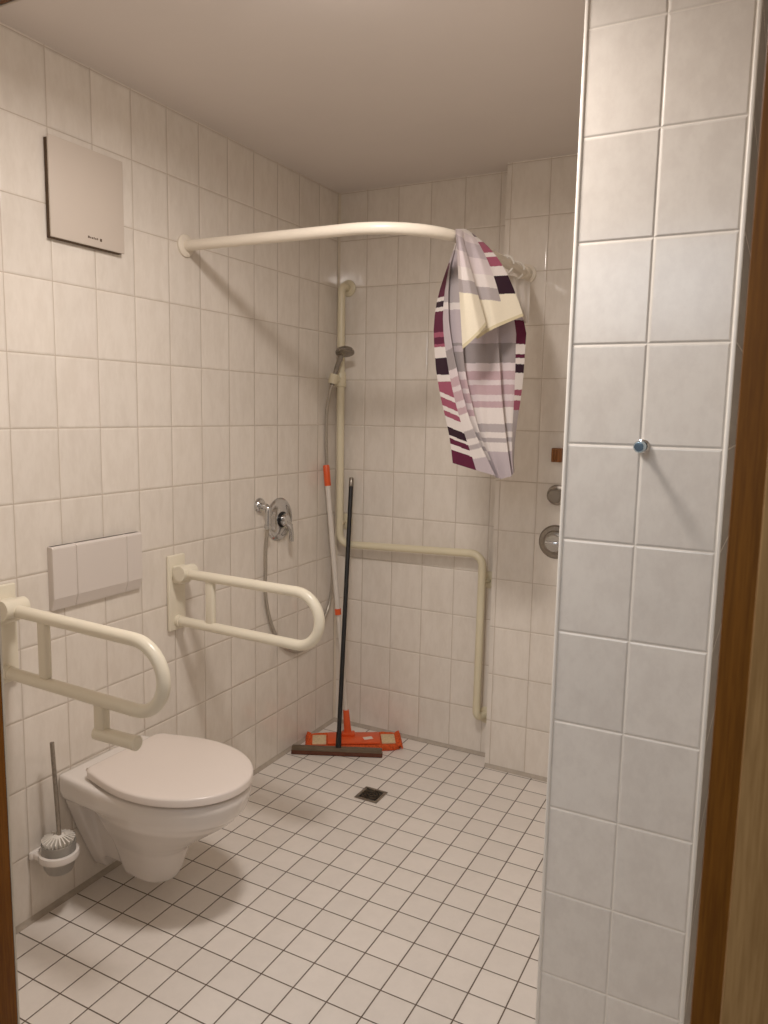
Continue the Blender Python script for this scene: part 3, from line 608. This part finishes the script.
CO = Vector((0.88, -0.66, 2.0)); CU = Vector((0.929, 0.369, 0)).normalized(); CW = Vector((-0.369, 0.929, 0)).normalized()
def cpt(q):
    return CO + CU * q[0] + CW * q[1] + Vector((0, 0, q[2] - 2.0))
WHITE = (216, 206, 200); CREAM = (228, 217, 193); GREY = (142, 132, 131); LILAC = (178, 165, 168); MAUVE = (178, 150, 154); PINK = (146, 72, 92)
WINE = (82, 18, 46); BLACK = (36, 10, 26); LGREY = (165, 155, 154); PALE = (205, 191, 191)
BODY = [(250, WHITE), (268, LILAC), (302, LGREY), (309, WHITE), (342, LILAC), (362, GREY), (370, PALE), (379, MAUVE), (384, PALE), (394, MAUVE), (400.5, PALE),
        (407, MAUVE), (423.5, WHITE), (432, LGREY), (438, WHITE), (442.5, LGREY), (452, WHITE), (500, LILAC)]
LEFT = [(296, WINE), (300, WHITE), (306, BLACK), (310, WHITE), (331, WINE), (336, PINK), (343, WINE), (346, PINK), (357, WHITE), (374, BLACK), (381, WHITE), (391, PINK),
        (396, WHITE), (405, PINK), (410, WHITE), (416, PINK), (427, WHITE), (436, BLACK), (439, WHITE), (445, WINE), (451, WHITE), (500, WINE)]
RIGHT = [(342, WINE), (352, WHITE), (356, WINE), (362, WHITE), (371, BLACK), (388, WHITE), (394, PINK), (399, WHITE), (409, PINK), (500, LGREY)]
FLAP = [(240, WHITE), (248, PALE), (262, LILAC), (277, PALE), (289, WHITE), (301, LGREY), (500, CREAM)]
FLAPR = [(241.5, WINE), (246.5, WHITE), (257, PINK), (261, WHITE), (270, PINK), (279, WHITE), (296, BLACK), (500, CREAM)]
def look(tab, r):
    for lim, c in tab:
        if r < lim:
            return c
    return tab[-1][1]
def resample(cols, n, m, soft=5):
    """bilinear grid: n steps between columns, m rows, softened across the pleats"""
    K = len(cols); rows = len(cols[0]); out = []
    for i in range((K - 1) * n + 1):
        a = min(i // n, K - 2); f = i / n - a
        line = []
        for j in range(m + 1):
            g = j / m * (rows - 1); b = min(int(g), rows - 2); h = g - b
            p = (cpt(cols[a][b]) * (1 - h) + cpt(cols[a][b + 1]) * h) * (1 - f) + (cpt(cols[a + 1][b]) * (1 - h) + cpt(cols[a + 1][b + 1]) * h) * f
            line.append(p)
        out.append(line)
    for _ in range(soft):
        new = [l[:] for l in out]
        for i in range(1, len(out) - 1):
            for j in range(len(out[0])):
                new[i][j] = out[i][j] * 0.5 + (out[i - 1][j] + out[i + 1][j]) * 0.25
        out = new
    return out
def cloth(name, cols, n, m, colour, parent, crease=0.0):
    G = resample(cols, n, m)
    bm = B(); NI, NJ = len(G), len(G[0])
    V = [[bm.verts.new(p) for p in l] for l in G]
    cl = bm.loops.layers.float_color.new('pattern')
    for i in range(NI - 1):
        for j in range(NJ - 1):
            f = bm.faces.new((V[i][j], V[i + 1][j], V[i + 1][j + 1], V[i][j + 1]))
            s = (i + 0.5) / (NI - 1); z = (G[i][j].z + G[i + 1][j + 1].z) / 2
            row = 878.62 - 317.67 * z
            c = srgb(*colour(s, row, (j + 0.5) / (NJ - 1)))
            for l in f.loops:
                l[cl] = c
    o = obj(name, bm, M['cloth'], parent, label=None, recalc=False)
    for p in o.data.polygons: p.use_smooth = True
    return o
cur = thing('shower_curtain', 'striped white, grey and wine shower curtain bunched and thrown over the rod', 'shower curtain', (0.88, -0.66, 1.25))
NF = len(CURTAIN_FRONT) - 1
def front_col(s, row, t):
    c = s * NF
    off = 0.0
    if c < 2.5: off = -13.0 + 4 * c if row > 335 else 0
    elif c < 5.5: off = -9.0 if row > 345 else 0
    if c < 1.15 and row > 262: return look(LEFT, row - 6 * c * (row > 390))
    if c > 12.25 and row > 318: return look(RIGHT, row)
    if c > 11: off += 1
    return look(BODY, row + off)
cloth('gathered_cloth', CURTAIN_FRONT, 8, 420, front_col, cur)
cloth('gathered_cloth', CURTAIN_BACK, 8, 60, lambda s, r, t: look(BODY, r), cur)
NP = len(CURTAIN_FLAP) - 1
def flap_col(s, row, t):
    c = s * NP
    if t > 0.97: return (206, 192, 156)
    if c > 8.75: return look(FLAPR, row + (c - 9.4) * 1.5)
    return look(FLAP, row + (4 - c) * 0.6)
cloth('turned_over_flap', CURTAIN_FLAP, 10, 240, flap_col, cur)
# the edge still hanging from the rings near the back wall
def edge_strip():
    bm = B(); cl = bm.loops.layers.float_color.new('pattern')
    top0, top1 = Vector((0.872, -0.28, 1.964)), Vector((0.912, -0.118, 1.960))
    b0 = cpt((0.165, 0.050, 1.752)); b1 = cpt((0.197, 0.055, 1.760))
    NI, NJ = 36, 30
    V = []
    for i in range(NI + 1):
        s = i / NI; line = []
        for j in range(NJ + 1):
            t = j / NJ
            p = (top0 * (1 - s) + top1 * s) * (1 - t) + (b0 * (1 - s) + b1 * s) * t
            p += CW * 0.010 * math.sin(s * PI * 5) * (1 - 0.4 * t)
            line.append(bm.verts.new(p))
        V.append(line)
    for i in range(NI):
        for j in range(NJ):
            f = bm.faces.new((V[i][j], V[i + 1][j], V[i + 1][j + 1], V[i][j + 1]))
            for l in f.loops: l[cl] = srgb(*(232, 224, 214))
    obj('hanging_edge', bm, M['cloth'], cur, recalc=False)
edge_strip()

# ------------------------------------------------------------------ mop
MD = Vector((0.908, 0.417, 0)).normalized(); MN = Vector((-0.417, 0.908, 0)).normalized(); UP = Vector((0, 0, 1))
M3 = Matrix((MD, MN, UP)).transposed()
MC = Vector((0.217, -0.188, 0))
MD0, MN0, M30 = MD, MN, M3
MD = Vector((0.85, 0.527, 0)).normalized(); MN = Vector((-0.527, 0.85, 0)).normalized(); M3 = Matrix((MD, MN, UP)).transposed()
mop = thing('mop', 'orange flat mop with white stick leaning in the shower corner', 'mop', MC)
bm = B()
L2, W2 = 0.206, 0.074
pts = []
# fringed mop cloth: a pad with a ragged rim
NR = 150
rim = []
for k in range(NR):
    a = 2 * PI * k / NR
    cx, sy = math.cos(a), math.sin(a)
    x = L2 * math.copysign(abs(cx) ** 0.28, cx); y = W2 * math.copysign(abs(sy) ** 0.35, sy)
    rim.append((x, y))
def mring(sc, z, jit):
    return [MC + MD * (x * sc + (random.uniform(-jit, jit))) + MN * (y * (sc if sc > .9 else sc * .9) + random.uniform(-jit, jit)) + UP * (z + random.uniform(0, jit)) for x, y in rim]
loft(bm, [mring(0.97, 0.001, 0.001), mring(1.0, 0.006, 0.003), mring(1.0, 0.018, 0.003), mring(0.955, 0.026, 0.002), mring(0.85, 0.023, 0.0)])
obj('mop_cloth', bm, M['orange_cloth'], mop)
for s in (-1, 1):
    bm = B(); obox(bm, MC + MD * (s * 0.152) + MN * (-0.004) + UP * 0.0265, (0.060, 0.090, 0.006), M3, 0.002); obj('cloth_pocket', bm, M['pad'], mop, label='pale pocket of the mop cloth')
    bm = B()
    for q in range(9):
        y = -0.066 + q * 0.0165
        tube(bm, [MC + MD * (s * 0.190) + MN * y + UP * 0.022, MC + MD * (s * (0.201 + random.uniform(0, .004))) + MN * (y + random.uniform(-.003, .003)) + UP * 0.030, MC + MD * (s * 0.211) + MN * y + UP * 0.010], [0.006, 0.0065, 0.004], 8)
    obj('fringe', bm, M['orange_cloth'], mop)
bm = B(); obox(bm, MC + UP * 0.029, (0.230, 0.110, 0.008), M3, 0.003); obj('base_plate', bm, M['orange'], mop)
bm = B(); obox(bm, MC + MD * 0.062 + MN * (-0.010) + UP * 0.0342, (0.040, 0.026, 0.001), M3 @ Matrix.Rotation(0.25, 3, 'Z')); obj('tag', bm, M['paper'], mop, smooth=False, label='small pale label on the mop plate')
hb = MC + MD * (-0.020) + MN * 0.006 + UP * 0.040
hb = Vector((0.180, -0.178, 0.045)); ht = Vector((0.030, -0.139, 1.229))
hd = (ht - hb)
bm = B(); obox(bm, (hb.x + 0.002, hb.y, 0.040), (0.060, 0.036, 0.016), M3, 0.005); tube(bm, [hb - hd * 0.005, hb + hd * 0.085], [0.017, 0.0135], 16); obj('socket', bm, M['orange'], mop)
bm = B(); tube(bm, [hb + hd * 0.06, hb + hd * 0.455], 0.0088, 14); tube(bm, [hb + hd * 0.455, hb + hd * 0.97], 0.0115, 14); obj('stick', bm, M['stickwhite'], mop)
bm = B(); tube(bm, [hb + hd * 0.444, hb + hd * 0.466], 0.0145, 16); obj('collar', bm, M['orange'], mop)
bm = B(); lathe(bm, [(0.0125, 0), (0.0145, 0.004), (0.0145, 0.085), (0.012, 0.092), (0.0, 0.093)], ht - hd.normalized() * 0.093, hd, 18); obj('grip', bm, M['orange'], mop)

# ------------------------------------------------------------------ squeegee
MD, MN, M3 = MD0, MN0, M30
SC = Vector((0.208, -0.318, 0))
sq = thing('floor_squeegee', 'brown-bladed floor squeegee with black stick leaning in front of the mop', 'squeegee', SC)
bm = B(); obox(bm, SC + UP * 0.011, (0.392, 0.020, 0.020), M3, 0.003); obj('blade', bm, M['rubber'], sq)
bm = B(); obox(bm, SC + UP * 0.029, (0.388, 0.026, 0.018), M3, 0.004); obj('channel', bm, M['squeegeemetal'], sq)
sb = SC + MD * 0.006 + UP * 0.036; st = Vector((0.092, -0.022, 1.173)); sd = st - sb
bm = B(); tube(bm, [sb, sb + sd * 0.055], [0.0125, 0.0115], 14); obj('socket', bm, M['black'], sq)
bm = B(); tube(bm, [sb + sd * 0.04, sb + sd * 0.965], 0.0100, 14); obj('stick', bm, M['black'], sq)
bm = B(); lathe(bm, [(0.0102, 0), (0.0108, 0.002), (0.0108, 0.036), (0.009, 0.040), (0.0, 0.040)], sb + sd * 0.962, sd, 14); obj('end_cap', bm, M['greyplastic'], sq, label='grey end cap with hanging hole')

# ------------------------------------------------------------------ floor drain
dr = thing('floor_drain', 'small square metal floor drain set in the shower floor tiles', 'floor drain', (0.5, -0.546, 0))
bm = B()
for lo, hi in [((0.452, -0.594), (0.548, -0.583)), ((0.452, -0.509), (0.548, -0.498)), ((0.452, -0.583), (0.463, -0.509)), ((0.537, -0.583), (0.548, -0.509))]:
    box(bm, (lo[0], lo[1], 0.0005), (hi[0], hi[1], 0.004), 0.001)
obj('frame', bm, M['steel'], dr)
bm = B(); box(bm, (0.463, -0.583, 0.0005), (0.537, -0.509, 0.0012)); obj('well', bm, M['black'], dr, smooth=False)
bm = B()
for r0 in (0.010, 0.023, 0.034):
    for q in range(4):
        pts = [(0.5 + r0 * math.cos(a), -0.546 + r0 * math.sin(a), 0.003) for a in [q * PI / 2 + 0.2 + (PI / 2 - 0.4) * k / 8 for k in range(9)]]
        tube(bm, pts, 0.0022, 6)
for q in range(4):
    a = q * PI / 2
    tube(bm, [(0.5 + 0.006 * math.cos(a), -0.546 + 0.006 * math.sin(a), 0.003), (0.5 + 0.038 * math.cos(a), -0.546 + 0.038 * math.sin(a), 0.003)], 0.002, 6)
obj('grate', bm, M['darksteel'], dr)

# ------------------------------------------------------------------ fittings on the wall projection
PV = -0.09
v = thing('shower_valve', 'large round chrome valve plate half hidden behind the partition', 'shower valve', (1.05, PV, 0.975))
bm = B(); lathe(bm, [(0.066, -0.001), (0.066, 0.004), (0.060, 0.010), (0.046, 0.011), (0.042, 0.016), (0.020, 0.017)], (1.049, PV, 0.977), (0, -1, 0), 40); obj('rosette', bm, M['steel'], v)
bm = B(); lathe(bm, [(0.034, 0.015), (0.034, 0.036), (0.030, 0.040), (0.0, 0.041)], (1.049, PV, 0.977), (0, -1, 0), 30); box(bm, (1.018, PV - 0.052, 0.974), (1.068, PV - 0.036, 0.984), 0.004); obj('knob', bm, M['chrome'], v)
v2 = thing('stop_valve', 'small round chrome stop valve above the larger valve plate', 'stop valve', (1.05, PV, 1.13))
bm = B(); lathe(bm, [(0.040, -0.001), (0.040, 0.006), (0.032, 0.012)], (1.047, PV, 1.160), (0, -1, 0), 30); obj('rosette', bm, M['steel'], v2)
bm = B()
lathe(bm, [(0.026, 0.010), (0.029, 0.014), (0.029, 0.048), (0.022, 0.054), (0.0, 0.055)], (1.047, PV, 1.160), (0, -1, 0), 12)
obj('knob', bm, M['greyplastic'], v2)
bm = B()
box(bm, (1.022, PV - 0.028, 1.287), (1.060, PV - 0.0005, 1.340), 0.003)
box(bm, (1.025, PV - 0.036, 1.292), (1.034, PV - 0.027, 1.336), 0.002); box(bm, (1.036, PV - 0.036, 1.292), (1.046, PV - 0.027, 1.336), 0.002)
tag(obj('wall_holder', bm, M['copper']), 'small brown wooden block on the wall beside the partition edge', 'wall holder')

# ------------------------------------------------------------------ coat hook on the partition
ch = thing('coat_hook', 'small chrome robe hook on the tiled end of the partition', 'hook', (1.553, -1.408, 1.407))
HX, HZ = 1.5585, 1.4075
bm = B(); lathe(bm, [(0.0135, -0.001), (0.0135, 0.004), (0.010, 0.007)], (HX, -1.408, HZ), (0, -1, 0), 24); obj('base', bm, M['chrome'], ch)
bm = B(); lathe(bm, [(0.0075, 0.005), (0.006, 0.012), (0.006, 0.030), (0.009, 0.036)], (HX, -1.408, HZ), (0, -1, 0), 20); obj('stem', bm, M['chrome'], ch)
bm = B(); lathe(bm, [(0.007, 0.033), (0.0115, 0.036), (0.0115, 0.044), (0.009, 0.048), (0.0, 0.049)], (HX, -1.408, HZ), (0, -1, 0), 24); obj('cap', bm, M['blue_lit'], ch)

# ------------------------------------------------------------------ light
def area(name, loc, rot, size, power, colour, shape='DISK', spread=180):
    l = bpy.data.lights.new(name, 'AREA'); l.shape = shape; l.size = size; l.energy = power; l.color = colour
    l.spread = math.radians(spread)
    o = bpy.data.objects.new(name, l); col.objects.link(o); o.location = loc; o.rotation_euler = rot
    return o
WARM = (1.0, 0.905, 0.84)
area('ceiling_light', (0.95, -1.65, 2.335), (0, 0, 0), 0.24, 13.2, WARM, spread=176)
l = bpy.data.lights.new('ceiling_light_glow', 'POINT'); l.energy = 1.4; l.color = WARM; l.shadow_soft_size = 0.10
o = bpy.data.objects.new('ceiling_light_glow', l); col.objects.link(o); o.location = (0.95, -1.65, 2.29)
# daylight of the hallway behind the camera
area('hallway_light', (1.2, -3.5, 2.2), (math.radians(58), 0, math.radians(-8)), 0.8, 7.5, (0.86, 0.93, 1.0), 'SQUARE')
w = bpy.data.worlds.new('world'); scene.world = w; w.use_nodes = True
bg = w.node_tree.nodes['Background']; bg.inputs[0].default_value = (0.9, 0.93, 1.0, 1); bg.inputs[1].default_value = 0.10

# ------------------------------------------------------------------ camera
cam = bpy.data.cameras.new('camera'); co = bpy.data.objects.new('camera', cam); col.objects.link(co)
cam.sensor_fit = 'HORIZONTAL'; cam.sensor_width = 36.0; cam.lens = 36.0 * 764.59 / 768.0
R = Matrix(((0.8856898752298951, -0.457846501271593, -0.0770066632741222), (0.46389851921571684, 0.8794081833942143, 0.10695518149558328),
            (0.018751234218524735, -0.13045239841662257, 0.9912772381945592)))
Mx = Matrix(((1, 0, 0), (0, 0, -1), (0, 1, 0)))       # camera axes: right, up, back
co.matrix_world = Matrix.Translation((1.80808, -2.99559, 1.46632)) @ (R @ Mx).to_4x4()
cam.clip_start = 0.02
cam.dof.use_dof = True; cam.dof.focus_distance = 2.6; cam.dof.aperture_fstop = 16.0
scene.camera = co
scene.view_settings.view_transform = 'Standard'
scene.view_settings.look = 'None'
scene.view_settings.exposure = 0.3
scene.view_settings.gamma = 1.12
